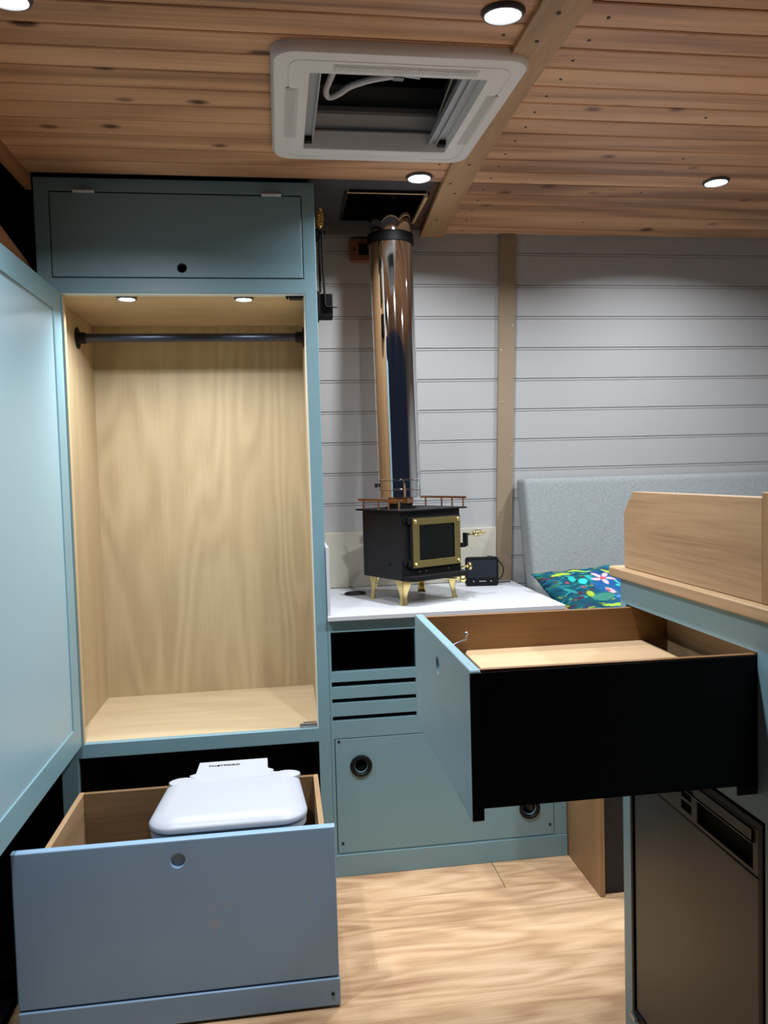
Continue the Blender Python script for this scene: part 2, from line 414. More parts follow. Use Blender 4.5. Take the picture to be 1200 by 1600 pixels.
# ================================================================== WARDROBE
YF = 2.086
wd = thing('wardrobe', 'tall blue-green wardrobe with open pale wood interior and locker above', 'wardrobe', (-.242, 2.3, 0))
fnY = lambda y0: (lambda u, v, w_: (u, y0-w_-.0, v))          # board facing -Y, front face at y0
def platey(name, outer, holes, y0, th, ms, parent, bev=0): return plate(name, outer, holes, lambda u, v, w_: (u, y0-w_, v), th, ms, parent, bev)
def platex(name, outer, holes, x0, th, ms, parent, bev=0, sgn=1): return plate(name, outer, holes, lambda u, v, w_: (x0-sgn*w_, u, v), th, ms, parent, bev)
outer = [(-.599, 0.0), (-.560, 0.0), (-.556, .387), (.081, .387), (.081, .0), (.114, 0), (.114, 1.898), (-.599, 1.898)]
platey('front_frame', outer, [rect(-.541, .082, .425, 1.606), rect(-.563, .080, 1.645, 1.864)], YF, .020, M_teal, wd, .0012)
mb = MB(); mb.box(-.599, -.581, YF+.0205, 2.55, 0, 1.898); part('side_panel', mb, M_teal, wd)
mb = MB(); mb.box(.097, .114, YF+.0205, 2.56, 0, 1.898); part('side_panel', mb, M_bamz, wd)
mb = MB(); mb.box(-.5805, .0965, 2.530, 2.545, .36, 1.625); part('back_panel', mb, M_plyz, wd)
mb = MB(); mb.box(-.5805, -.571, YF+.021, 2.5295, .425, 1.606); part('inner_side', mb, M_plyxs, wd)
mb = MB(); mb.box(.084, .0965, YF+.021, 2.5295, .425, 1.606); part('inner_side', mb, M_plyxs, wd)
mb = MB(); mb.box(-.5805, .0965, YF+.021, 2.5295, 1.6065, 1.625); part('inner_top', mb, M_plyx, wd)
mb = MB(); mb.box(-.5805, .0965, YF+.0005+.02, 2.5295, .408, .4245); part('base_board', mb, M_plyx, wd)
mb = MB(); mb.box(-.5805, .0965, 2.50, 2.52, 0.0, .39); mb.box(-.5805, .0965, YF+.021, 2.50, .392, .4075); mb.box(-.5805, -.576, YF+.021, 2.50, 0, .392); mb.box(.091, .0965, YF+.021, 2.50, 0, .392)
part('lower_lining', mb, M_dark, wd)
# cream lipping visible around the hanging opening
mb = MB(); mb.box(-.5405, .0815, YF+.001, YF+.0195, 1.6025, 1.6058); mb.box(.0785, .0818, YF+.001, YF+.0195, .4255, 1.602)
part('opening_lipping', mb, mat('pale_lipping', (.60, .66, .62), .4), wd)
mb = MB(); mb.box(-.5408, -.5385, YF+.0005, YF+.020, .4255, 1.602)
part('opening_lipping', mb, M_plyxs, wd)
# locker above
fd = platey('locker_flap', rect(-.5605, .0775, 1.6475, 1.8605), [circ(-.237, 1.672, .0125)], YF-.001, .017, M_teal, wd, .0012)
for x in (-.475, .001):
    mb = MB(); mb.box(x-.026, x+.026, YF-.006, YF+.001, 1.8600, 1.8645)
    for i in range(5): mb.tube([(x-.026+.0105*i+.0005, YF-.007, 1.8625), (x-.026+.0105*i+.0095, YF-.007, 1.8625)], .0034, 8)
    part('hinge', mb, M_hinge, fd)
mb = MB(); mb.box(-.5805, .0965, YF+.045, YF+.05, 1.63, 1.88); part('locker_lining', mb, M_dark, wd)
# door, opened at a right angle, inner face to the right
dr = platex('door', rect(1.415, 2.072, .427, 1.604), [rect(1.475, 2.006, .488, 1.548)], -.561, .020, M_teal, wd, .001, sgn=1)
mb = MB(); mb.box(-.559, -.5445, 1.4749, 2.0061, .4879, 1.5481); part('door_panel', mb, paint('teal_paint_lit_panel', (.26, .395, .455), .36, .04, 3), dr)  # same teal lightened, glow of the wardrobe lights put into its colour
for zz, s in ((1.606, -1), (.4245, 1)):
    mb = MB(); a, b = sorted((zz, zz+s*.004)); mb.box(.030, .080, 2.094, 2.120, a, b); a, b = sorted((zz+s*.004, zz+s*.011)); mb.box(.040, .076, 2.098, 2.116, a, b)
    mb.lathe([(.003, 0), (.0025, s*.006)], (.035, 2.107, zz+s*.004), n=8)
    part('magnetic_catch', mb, [M_black, M_satin][s > 0], wd, .0006)
# hanging rail
mb = MB(); mb.tube([(-.566, 2.345, 1.537), (.079, 2.345, 1.537)], .0125, 20)
hr = part('hanging_rail', mb, M_gunm, wd)
for x, s in ((-.571, 1), (.084, -1)):
    mb = MB(); mb.lathe([(.031, 0), (.031, s*.003), (.017, s*.006), (.016, s*.024), (.0125, s*.026)], (x, 2.345, 1.537), (1, 0, 0), 24)
    for a in range(3): mb.lathe([(.0035, s*.003), (.003, s*.005)], (x, 2.345+.023*math.cos(a*2.1+.5), 1.537+.023*math.sin(a*2.1+.5)), (1, 0, 0), 8)
    part('rail_flange', mb, M_black, hr)
for x, lb in ((-.389, 'left one of two small downlights inside the wardrobe top'), (-.082, 'right one of two small downlights inside the wardrobe top')):
    downlight(x, 2.136, 1.6063, lb, 'downlights in the wardrobe', P_WARD, 0, .024).name = 'wardrobe_downlight'

# ================================================================== TOILET DRAWER
XD0, XD1, YD = -.5545, .0875, 1.565
ob = td = platey('drawer', rect(XD0, XD1, .0665, .388), [circ(-.233, .345, .0138)], YD, .019, paint('teal_paint_cool_lit', (.225, .350, .495), .34, .05), wd, .003)  # cabinet teal made bluer and lighter, cool light put into the paint
# worn patches of the paint, low on the right of the drawer front
nt = ob.data.materials[0].node_tree; bb = nt.nodes['Principled BSDF']; src = bb.inputs['Base Color'].links[0].from_socket
tc = nt.nodes.new('ShaderNodeTexCoord'); acc = None
org = Vector(wd.location)
for (px_, pz_, rx, rz) in ((-.165, .215, .013, .028), (-.145, .245, .035, .008), (.035, .235, .010, .022), (.030, .16, .008, .010), (.02, .265, .006, .018)):
    sb = nt.nodes.new('ShaderNodeVectorMath'); sb.operation = 'SUBTRACT'; nt.links.new(tc.outputs['Object'], sb.inputs[0]); sb.inputs[1].default_value = (px_-org.x, YD-org.y, pz_)
    ml = nt.nodes.new('ShaderNodeVectorMath'); ml.operation = 'MULTIPLY'; nt.links.new(sb.outputs[0], ml.inputs[0]); ml.inputs[1].default_value = (1/rx, 0, 1/rz)
    ln = nt.nodes.new('ShaderNodeVectorMath'); ln.operation = 'LENGTH'; nt.links.new(ml.outputs[0], ln.inputs[0])
    mr = nt.nodes.new('ShaderNodeMapRange'); mr.inputs[1].default_value = .2; mr.inputs[2].default_value = 1.3; mr.inputs[3].default_value = .55; mr.inputs[4].default_value = 0
    nt.links.new(ln.outputs['Value'], mr.inputs[0])
    if acc is None: acc = mr.outputs[0]
    else:
        ad = nt.nodes.new('ShaderNodeMath'); ad.operation = 'MAXIMUM'; nt.links.new(acc, ad.inputs[0]); nt.links.new(mr.outputs[0], ad.inputs[1]); acc = ad.outputs[0]
nz = nt.nodes.new('ShaderNodeTexNoise'); nz.inputs['Scale'].default_value = 70; nz.inputs['Detail'].default_value = 4; nt.links.new(tc.outputs['Object'], nz.inputs['Vector'])
mm = nt.nodes.new('ShaderNodeMapRange'); mm.inputs[1].default_value = .42; mm.inputs[2].default_value = .62; nt.links.new(nz.outputs['Fac'], mm.inputs[0])
pp = nt.nodes.new('ShaderNodeMath'); pp.operation = 'MULTIPLY'; nt.links.new(acc, pp.inputs[0]); nt.links.new(mm.outputs[0], pp.inputs[1])
mx = nt.nodes.new('ShaderNodeMix'); mx.data_type = 'RGBA'; nt.links.new(pp.outputs[0], mx.inputs[0]); nt.links.new(src, mx.inputs[6]); mx.inputs[7].default_value = (.36, .33, .33, 1)
nt.links.new(mx.outputs[2], bb.inputs['Base Color'])
mb = MB(); mb.lathe([(.0139, 0), (.0139, .003)], (-.233, YD+.007, .345), (0, 1, 0), 28); part('finger_cup', mb, td.data.materials[0], td)
mb = MB(); mb.box(XD0+.001, XD1+.0015, YD-.004, YD+.014, .006, .0635); part('plinth', mb, td.data.materials[0], td, .002)
mb = MB(); mb.lathe([(.0032, 0), (.0035, .002), (.0022, .0024)], (.073, YD-.004, .032), (0, -1, 0), 12); part('screw', mb, M_black, td)
BX0, BX1, BY1, BZ = -.505, .068, 1.895, .372
mb = MB(); mb.box(BX0, BX0+.012, YD+.0195, BY1, .03, BZ); part('side_board', mb, M_bamy, td, .001)
mb = MB(); mb.box(BX1-.012, BX1, YD+.0195, BY1, .03, BZ); part('side_board', mb, M_bamy, td, .001)
mb = MB(); mb.box(BX0+.0122, BX1-.0122, BY1-.012, BY1, .03, BZ); part('rear_board', mb, wood('bamboo_rear', (.10, .052, .02), (.16, .09, .04), (.22, .135, .06), 'x', 1.2, 4, .45, .25), td, .001)
mb = MB(); mb.box(BX0+.0122, BX1-.0122, YD+.0195, BY1-.0122, .03, .042); part('bottom_board', mb, M_bamx, td)

# cassette toilet standing in the drawer
to = thing('toilet', 'white portable toilet with closed lid standing in the pulled-out drawer', 'toilet', (-.133, 1.74, .0425))
def lidring(s, z, inset=0., n=10):
    x0, x1, x0b, x1b, y0, y1 = -.300+inset, .034-inset, -.288+inset, .022-inset, 1.588+inset, 1.845-inset*.6
    pts = []
    corners = [((x1, y0), -90, .055), ((x1b, y1), 0, .05), ((x0b, y1), 90, .05), ((x0, y0), 180, .055)]
    for (cx, cy), a0, r in corners:
        r = max(r-inset*.5, .02); sx = -1 if cx > -.13 else 1; sy = 1 if cy < 1.7 else -1
        for i in range(n+1):
            t = R(a0+90*i/n); pts.append((cx+sx*r+r*math.cos(t), cy+sy*r+r*math.sin(t), z))
    return pts
mb = MB(); mb.loft([lidring(1, .3885, .006), lidring(1, .390, .001), lidring(1, .397, 0), lidring(1, .401, .002), lidring(1, .407, .012), lidring(1, .413, .027), lidring(1, .4145, .036)])
ld = part('lid', mb, M_toilet, to, sharp=55)
mb = MB()
o = [(-.222, 1.80), (-.222, 1.815), (-.238, 1.835), (-.224, 1.845), (-.222, 1.915), (-.056, 1.915), (-.054, 1.850), (-.040, 1.838), (-.050, 1.80)]
mb.loft([[(x, y, z) for x, y in o] for z in (.398, .4145, .4155)]); part('hinge_cover', mb, M_toilet, to, .002, sharp=20)
for cx, cy in ((-.250, 1.818), (-.010, 1.818)):
    mb = MB(); mb.loft([[(cx+a*math.cos(R(t)), cy+b*math.sin(R(t)), z) for t in range(0, 360, 15)] for a, b, z in ((.030, .020, .397), (.034, .024, .402), (.033, .023, .409), (.025, .015, .4125))])
    part('hinge_cap', mb, M_toilet, to, sharp=50)
mb = MB(); mb.loft([lidring(1, .371, .006), lidring(1, .373, .003), lidring(1, .385, .003), lidring(1, .3875, .006)]); part('seat', mb, M_toilet, to, sharp=50)
mb = MB(); mb.loft([lidring(1, .0425, .03), lidring(1, .30, .018), lidring(1, .362, .010), lidring(1, .370, .014)]); part('body', mb, M_toilet, to, sharp=50)
oo = Vector(to.location)
text('THETFORD', .015, 'lettering', M_black, ld, Vector((-.160, 1.884, .4162))-oo, (0, 0, 0))
ld.children[0].scale = (1, .8, 1)

# ================================================================== STOVE CABINET
cb = thing('stove_cabinet', 'low blue-green cabinet below the white worktop with vent slots', 'cabinet', (.45, 2.3, 0))
holes = [rect(.122, .357, .576, .687), rect(.121, .356, .5345, .5485), rect(.121, .356, .4895, .5015), rect(.121, .356, .4400, .4525), rect(.1235, .7515, .0645, .3905)]
platey('front_frame', rect(.1145, .789, .0625, .7215), holes, YF, .018, M_teal, cb, .001)
mb = MB(); mb.box(.1145, .789, YF-.004, YF+.018, .0, .0620); part('plinth', mb, M_teal, cb, .0015)
mb = MB(); mb.box(.1145, .120, YF+.0185, 2.585, 0, .721); part('side_panel', mb, M_teal, cb)
mb = MB(); mb.box(.776, .789, YF+.0185, 2.585, 0, .721); part('side_panel', mb, M_teal, cb)
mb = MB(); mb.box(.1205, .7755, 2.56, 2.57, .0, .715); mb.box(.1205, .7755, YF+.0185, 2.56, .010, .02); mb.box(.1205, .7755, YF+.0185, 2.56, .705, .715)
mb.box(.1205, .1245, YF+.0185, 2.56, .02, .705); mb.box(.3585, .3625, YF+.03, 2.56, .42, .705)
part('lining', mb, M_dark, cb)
v1, v2 = (.1955, .310), (.678, .1475)
ap = platey('access_panel', rect(.1255, .7495, .0665, .3885), [circ(*v1, .0175), circ(*v2, .0175)], YF-.001, .016, M_teal, cb, .0008)
for (x, z) in ((.1355, .3825), (.1385, .0945), (.7375, .0955), (.7375, .380)):
    mb = MB(); mb.lathe([(.0036, 0), (.0036, .0016), (.0015, .0018)], (x, YF-.001, z), (0, -1, 0), 12); part('screw', mb, M_black, ap)
for k, (x, z) in enumerate((v1, v2)):
    mb = MB(); mb.lathe([(.0165, .012), (.0190, -.004), (.0225, -.0075), (.0285, -.006), (.0310, -.001), (.0310, 0)], (x, YF-.001, z), (0, 1, 0), 40)
    mb.bm.faces.ensure_lookup_table()
    # ring only: drop caps
    for f in [f for f in mb.bm.faces if len(f.verts) > 6]: mb.bm.faces.remove(f)
    for i in range(12):
        a = 2*PI*i/12; mb.box(x+.0265*math.cos(a)-.0012, x+.0265*math.cos(a)+.0012, YF-.0095, YF-.006, z+.0265*math.sin(a)-.0012, z+.0265*math.sin(a)+.0012)
    vn = part('air_vent', mb, M_black, ap)
    mb = MB(); t = .6 if k == 0 else 1.9; c, s = math.cos(t), math.sin(t)
    mb.ext([(-.0165, 0), (-.012, .010), (0, .0155), (.012, .010), (.0165, 0), (.012, -.010), (0, -.0155), (-.012, -.010)], lambda u, v, w_: (x+u*c-v*s*.75, YF+.004+v*.35, z+u*s+v*c*.75), 0, 1) if False else mb.loft([[(x+(u*c-v*s), YF+.006+v*.45+w_, z+(u*s+v*c)) for u, v in ((-.0155, 0), (-.011, .008), (0, .0125), (.011, .008), (.0155, 0), (.011, -.008), (0, -.0125), (-.011, -.008))] for w_ in (0, .002)])
    part('flap', mb, M_gloss, vn)

wt = thing('worktop', 'white worktop on the stove cabinet with upstand beside wardrobe', 'worktop', (.45, 2.3, .7225))
mb = MB(); mb.box(.1145, .786, 2.062, 2.583, .7227, .7357); part('top', mb, [M_stone], wt, .0015)
mb = MB(); mb.box(.1150, .1235, 2.075, 2.560, .7362, .925); part('upstand', mb, M_stone, wt, .002)
mb = MB(); mb.hexa([(.124, wy(.737, .014), .7365), (.124, wy(.925, .014), .925), (.124, wy(.737, .001), .7365), (.124, wy(.925, .001), .925), (.733, wy(.737, .014), .7365), (.733, wy(.925, .014), .925), (.733, wy(.737, .001), .7365), (.733, wy(.925, .001), .925)])
part('splashback', mb, M_cream, wt, .001)

# ================================================================== STOVE
ST = Vector((.337, 2.168)); A28 = R(28)
sv = thing('wood_stove', 'small black cast stove with brass framed glass door and brass legs', 'stove', (ST.x, ST.y, .7362), (0, 0, A28), local=True)
Wd, Dp, ZB, ZT = .225, .195, .072, .272
mb = MB(); mb.box(0, Wd, 0, Dp, ZB, ZT); bd = part('body', mb, M_iron, sv, .002)
mb = MB(); mb.lathe([(.003, 0), (.003, .002)], (0, .06, .115), (-1, 0, 0), 10); part('rivet', mb, M_black, bd)
mb = MB(); mb.box(-.014, Wd+.016, -.016, Dp+.016, ZT+.0005, ZT+.0055); part('top_plate', mb, M_black, sv, .001)
# door
dp = plate('door', rect(.028, .216, .104, .255), [rect(.058, .190, .128, .232)], lambda u, v, w_: (u, -.012-w_, v), .010, M_iron, sv, .0015)
bf = plate('brass_frame', rect(.032, .213, .108, .251), [rect(.056, .190, .128, .232)], lambda u, v, w_: (u, -.0155-w_, v), .003, M_brassd, dp, .0006)
for u, v in ((.041, .117), (.204, .117), (.041, .242), (.204, .242)):
    mb = MB(); mb.lathe([(.0062, 0), (.0062, .002), (.0050, .0045), (.0028, .0062), (.0004, .0068)], (u, -.0155, v), (0, -1, 0), 16); part('dome_nut', mb, M_brass, bf)
mb = MB(); mb.box(.054, .192, -.0115, -.0090, .126, .234); part('glass', mb, M_gloss, dp)
for z in (.112, .236):
    mb = MB(); mb.tube([(.022, -.010, z), (.022, -.010, z+.020)], .0048, 12); mb.box(.006, .026, -.006, .0, z+.004, z+.016); part('hinge', mb, M_black, dp, 0)
# ash lip below the door, rounded front corners
mb = MB(); ol = [(0.002, 0)]+[(.030-.028*math.cos(R(t)), -.012-.028*math.sin(R(t))) for t in range(0, 91, 15)]+[(.200+.028*math.sin(R(t)), -.012-.028*math.cos(R(t))) for t in range(0, 91, 15)]+[(.228, 0)]
mb.loft([[(x, y, z) for x, y in ol] for z in (.072, .086)]); part('ash_lip', mb, M_black, sv, .001, sharp=40)
mb = MB(); mb.box(.004, .221, -.006, 0, .0865, .101); part('lower_bar', mb, M_black, sv)
for u in (.06, .085, .17): 
    mb = MB(); mb.lathe([(.0022, 0), (.002, .0015)], (u, -.006, .0955), (0, -1, 0), 8); part('rivet', mb, M_satin, sv)
# latch and coil handle, air controls with brass knobs
mb = MB(); mb.box(.214, .232, -.020, -.006, .155, .168); mb.box(.226, .236, -.024, -.010, .158, .198); mb.tube([(.231, -.017, .192), (.262, -.024, .194)], .0028, 10)
la = part('latch', mb, M_black, sv, .001)
def coil(mb, p, d, L, rmax, turns, wire):
    p = Vector(p); d = Vector(d).normalized(); a = d.orthogonal().normalized(); b = d.cross(a); pts = []
    for i in range(turns*14+1):
        t = i/(turns*14); r = rmax*(.25+.75*math.sin(PI*min(1, t*.96+.02))**.8); pts.append(p+d*L*t+(a*math.cos(t*turns*2*PI)+b*math.sin(t*turns*2*PI))*r)
    mb.tube(pts, wire, 6); return mb
mb = MB(); coil(mb, (.248, -.021, .194), (1, -.22, .02), .050, .0098, 6, .0013); mb.lathe([(.0022, 0), (.0040, .006), (.0010, .012), (.0010, .05)], (.246, -.021, .194), (1, -.22, .02), 10); mb.sphere((.300, -.032, .195), .0030)
part('coil_handle', mb, M_brass, la)
mb = MB(); mb.tube([(.205, -.020, .098), (.232, -.030, .0975)], .0028, 10); mb.lathe([(.004, 0), (.004, .004), (.0105, .006), (.0120, .009), (.0105, .013), (.0035, .0145)], (.224, -.028, .0975), (1, -.35, 0), 18); part('damper_knob', mb, M_brass, sv)
mb = MB(); mb.tube([(.150, -.010, .067), (.182, -.046, .0655)], .003, 10); mb.sphere((.188, -.050, .065), .0105, 18); mb.lathe([(.0045, 0), (.0045, .006)], (.178, -.040, .066), (.6, -.75, 0), 12); part('air_knob', mb, M_brass, sv)
# gallery rails
def rail(x, m):
    mb = MB(); mb.box(x-.0015, x+.0015, -.020, Dp+.008, ZT+.030, ZT+.037)
    rl = part('gallery_rail', mb, m, sv, .0005)
    for y in (-.006, .045, .095, Dp-.02):
        mb = MB(); mb.tube([(x, y, ZT+.0052), (x, y, ZT+.030)], .0028, 10); part('rail_post', mb, m, rl)
rail(-.008, M_copper); rail(Wd+.010, M_copper)
# legs: bent brass angle with curved outer edges
def leg(cx, cy, sx, sy):
    mb = MB()
    prof = [(0, .036), (.010, .033), (.024, .024), (.040, .017), (.054, .0145), (.064, .017), (.0715, .020)]  # drop, width
    outl = [0, .001, -.001, -.002, -.001, .001, .003]
    for axis_ in (0, 1):
        ringA = []
        for (dz, wd_), oo_ in zip(prof, outl):
            z = ZB-dz*(ZB/.0715); ex = cx-sx*oo_*-1; ey = cy-sy*oo_*-1
            t = .0028
            if axis_ == 0: q = [(ex, ey, z), (ex-sx*wd_, ey, z), (ex-sx*wd_, ey-sy*t, z), (ex, ey-sy*t, z)]
            else: q = [(ex, ey, z), (ex, ey-sy*wd_, z), (ex-sx*t, ey-sy*wd_, z), (ex-sx*t, ey, z)]
            ringA.append(q)
        mb.loft(ringA)
    part('leg', mb, M_brass, sv, 0, sharp=25)
for cx, cy, sx, sy in ((.008, .008, -1, -1), (Wd-.012, .010, 1, -1), (.012, Dp-.016, -1, 1), (Wd-.012, Dp-.016, 1, 1)): leg(cx, cy, sx, sy)

# flue pipe on the stove
fx, fy, fr = .3600, 2.305, .0655
fp = thing('flue_pipe', 'tall polished steel flue rising from the stove to the ceiling', 'flue pipe', (fx, fy, ZT+.7362+.006))
z0 = ZT+.7362+.006; lean = -.012
cx_ = lambda z: fx+lean*(z-z0)/.9
def cyl(name, prof, m, par): 
    mb = MB(); mb.loft([[(cx_(z)+r*math.cos(2*PI*k/64), fy+r*math.sin(2*PI*k/64), z) for k in range(64)] for r, z in prof]); return part(name, mb, m, par, sharp=30)
cyl('base_collar', [(.048, z0), (.048, z0+.004), (.037, z0+.006), (.037, z0+.012)], M_black, fp)
cyl('base_ring', [(.038, z0+.0125), (.040, z0+.015), (.040, z0+.029), (.038, z0+.031)], M_copper, fp)
ty = cyl('outer_tube', [(.052, z0+.0315), (fr, z0+.034), (fr, z0+.054), (fr+.002, z0+.0555), (fr+.002, z0+.058), (fr, z0+.0595), (fr, z0+.083), (fr+.0018, z0+.0845), (fr+.0018, z0+.087), (fr, z0+.0885), (fr, 1.798)], M_steel, fp)
cyl('black_band', [(fr+.001, 1.7985), (fr+.004, 1.800), (fr+.004, 1.828), (fr+.001, 1.8295)], M_band, fp)
cyl('upper_tube', [(fr-.003, 1.830), (fr-.003, 1.90), (fr-.010, 1.925), (.035, 1.945)], M_steel, fp)
mb = MB(); mb.box(fx-fr-.012, fx-fr-.003, fy-.006, fy+.006, z0+.064, z0+.076); part('strap_screw', mb, M_black, fp)
# redwood block behind the flue
mb = MB(); yb_ = wy(1.83)
oc = [(.242, 1.802), (.252, 1.795), (.432, 1.795), (.440, 1.802), (.440, 1.853), (.432, 1.862), (.252, 1.862), (.242, 1.853)]
mb.loft([[(u, y, v) for u, v in oc] for y in (yb_-.032, yb_-.001)])
blk = part('flue_block', mb, M_red, bev=.001, sharp=20, org=(.341, yb_-.002, 1.80)); tag(blk, 'reddish wooden block on the white wall behind the flue', 'wooden block')
mb = MB(); mb.box(.270, .300, yb_-.036, yb_-.0322, 1.812, 1.846); mb.lathe([(.003, 0), (.003, .002)], (.256, yb_-.032, 1.828), (0, -1, 0), 8); part('clamp_plate', mb, M_black, blk)

# fire tools hung on the wardrobe side
ft = thing('fire_tool_set', 'black fire irons with coiled brass handle hanging on wardrobe side', 'fire tools', (.116, 2.17, 1.55))
mb = MB(); mb.box(.1145, .124, 2.135, 2.205, 1.553, 1.625); mb.box(.124, .160, 2.15, 2.19, 1.556, 1.622); part('wall_bracket', mb, M_band, ft, .002)
mb = MB(); mb.box(.1145, .130, 2.150, 2.190, 1.775, 1.800); mb.box(.130, .148, 2.155, 2.160, 1.785, 1.795); part('hanger', mb, M_band, ft, .001)
for i, (x, y) in enumerate(((.133, 2.150), (.128, 2.172), (.130, 2.192))):
    mb = MB()
    if i == 0: mb.tube([(x+.002, y, 1.80), (x+.003, y, 1.70), (x+.006, y-.002, 1.592), (x+.010, y-.003, 1.585), (x+.040, y-.004, 1.583)], [.0032, .0032, .0032, .0032, .001], 10)
    else: mb.tube([(x, y, 1.80), (x, y, 1.60+.03*i)], .003, 10); mb.hexa([(x-.002, y-.018, 1.56+.1*i), (x-.002, y-.012, 1.66+.1*i), (x-.002, y+.018, 1.56+.1*i), (x-.002, y+.012, 1.66+.1*i), (x+.002, y-.018, 1.56+.1*i), (x+.002, y-.012, 1.66+.1*i), (x+.002, y+.018, 1.56+.1*i), (x+.002, y+.012, 1.66+.1*i)])
    tl = part(['poker', 'shovel', 'rake'][i], mb, M_band, ft)
    mb = MB(); coil(mb, (x, y, 1.800), (0, 0, 1), .055-.006*i, .0095, 9, .0015); mb.tube([(x, y, 1.80), (x, y, 1.855)], .002, 8)
    part('coil_handle', mb, M_brass, tl)

# little control screen on the worktop
dv = thing('control_display', 'small black touchscreen display on the worktop right of the stove', 'display', (.654, 2.47, .7362), (0, 0, R(-8)), local=True)
mb = MB(); mb.loft([[(u, w_-.10*v+.006, v) for u, v in rrect(-.055, .055, .0005, .098, .009)] for w_ in (0, .016)])
cs = part('casing', mb, mat('matt_black_plastic', (.004, .004, .005), .5, spec=.2), dv, .0015, sharp=40)
mb = MB(); mb.hexa([(-.049, .0055-.0028, .028), (-.049, .0055-.0088, .088), (-.049, .006-.0025, .028), (-.049, .006-.0085, .088), (.047, .0055-.0028, .028), (.047, .0055-.0088, .088), (.047, .006-.0025, .028), (.047, .006-.0085, .088)])
part('screen', mb, M_screen, cs)
text('Simarine', .0065, 'lettering', M_grey, cs, (.002, .0042, .0165), (R(90-5.7), 0, 0))
for u in (-.028, .030):
    mb = MB(); mb.lathe([(.0022, 0), (.0020, .0008)], (u, .0042, .0165), (0, -1, 0), 10); part('button', mb, M_grey, cs)
mb = MB()
pts = []
P0 = [(.680, 2.500, .832), (.705, 2.505, .828), (.730, 2.505, .805), (.737, 2.505, .782), (.728, 2.50, .760), (.700, 2.495, .7455), (.680, 2.50, .741), (.72, 2.52, .7400), (.775, 2.53, .7400)]
for i in range(len(P0)-1):
    p0, p1, p2, p3 = [Vector(P0[max(0, min(len(P0)-1, i+j))]) for j in (-1, 0, 1, 2)]
    for k in range(6):
        t = k/6; pts.append(.5*((2*p1)+(p2-p0)*t+(2*p0-5*p1+4*p2-p3)*t*t+(-p0+3*p1-3*p2+p3)*t**3))
mb.tube(pts, .0022, 8); tag(part('cable', mb, M_black, org=(.72, 2.51, .7365)), 'thin black cable looping behind the small touchscreen', 'cable')
mb = MB(); mb.tube([(.225+.033*math.cos(R(a)), 2.43+.022*math.sin(R(a)), .7395+.001*(a > 360)) for a in range(0, 520, 20)], .0026, 8)
tag(part('cable_loop', mb, M_black, org=(.225, 2.43, .7365)), 'coiled black cord lying on the worktop left behind the stove', 'cable')

# ================================================================== ROOF WINDOW
rt = math.atan(.0594)
rw = thing('roof_window', 'white framed square roof window in the plank ceiling', 'roof window', (.2425, 1.622, 1.8838), (rt, 0, 0), local=True)
X0, X1, Y0, Y1 = -.2355, .2355, -.270, .270
IX0, IX1, IY0, IY1 = -.163, .168, -.182, .196
def frame_loft(rings):
    mb = MB(); mb.loft(rings, cap=False); return mb
def rr3(a, b, c, d, r, z, n=6): return [(x, y, z) for x, y in rrect(a, b, c, d, r, n)]
mb = frame_loft([rr3(X0, X1, Y0, Y1, .045, .0), rr3(X0, X1, Y0, Y1, .045, -.012), rr3(X0+.006, X1-.006, Y0+.006, Y1-.006, .040, -.020),
                 rr3(X0+.030, X1-.030, Y0+.030, Y1-.030, .026, -.0215), rr3(X0+.031, X1-.031, Y0+.031, Y1-.031, .025, -.0195), rr3(X0+.033, X1-.033, Y0+.033, Y1-.033, .024, -.0195),
                 rr3(X0+.034, X1-.034, Y0+.034, Y1-.034, .024, -.0215), rr3(IX0-.012, IX1+.012, IY0-.012, IY1+.012, .014, -.0225), rr3(IX0-.002, IX1+.002, IY0-.002, IY1+.002, .004, -.019), rr3(IX0, IX1, IY0, IY1, .003, -.012), rr3(IX0, IX1, IY0, IY1, .003, .06)])
fm = part('frame', mb, M_white, rw, sharp=40)
def grille(x0, x1, y0, y1, along, n):
    mb = MB()
    mb.box(x0-.004, x1+.004, y0-.004, y1+.004, -.0226, -.0216)
    for i in range(n):
        if along == 'x':
            a = x0+(x1-x0)*i/n; mb.box(a, a+(x1-x0)/n*.5, y0, y1, -.0240, -.0226)
        else:
            a = x0+(x1-x0)*i/n; mb.box(a, a+(x1-x0)/n*.45, y0, y1, -.0240, -.0226)
    part('air_grille', mb, M_grille, fm)
grille(-.12, .14, -.222, -.207, 'x', 44); grille(-.205, -.187, -.12, .12, 'y', 5); grille(.187, .205, -.12, .13, 'y', 5)
mb = MB(); mb.box(-.12, .12, .222, .236, -.0226, -.0214); part('latch_strip', mb, M_white, fm, .001)
# well above the frame, blind rails, hose and stay
def well(z0_, z1_, name, m):
    mb = MB()
    mb.box(IX0-.012, IX0-.001, IY0-.012, IY1+.012, z0_, z1_); mb.box(IX1+.001, IX1+.012, IY0-.012, IY1+.012, z0_, z1_)
    mb.box(IX0-.001, IX1+.001, IY0-.012, IY0-.001, z0_, z1_); mb.box(IX0-.001, IX1+.001, IY1+.001, IY1+.012, z0_, z1_)
    return part(name, mb, m, rw)
well(0, .124, 'well', M_blind); well(.1242, .21, 'dome_rim', M_dark)
mb = MB(); mb.box(IX0-.012, IX1+.012, IY0-.012, IY1+.012, .2105, .22); part('dome', mb, M_dark, rw)
M_ledge = mat('liner_ledge', (.13, .13, .135), .6)
mb = MB(); mb.box(IX0, IX1, IY1-.012, IY1, .060, .074); part('inner_ledge', mb, M_ledge, rw, .002)
mb = MB(); mb.box(IX0, IX1, IY1-.006, IY1, .020, .026); part('inner_ledge', mb, M_ledge, rw, .002)
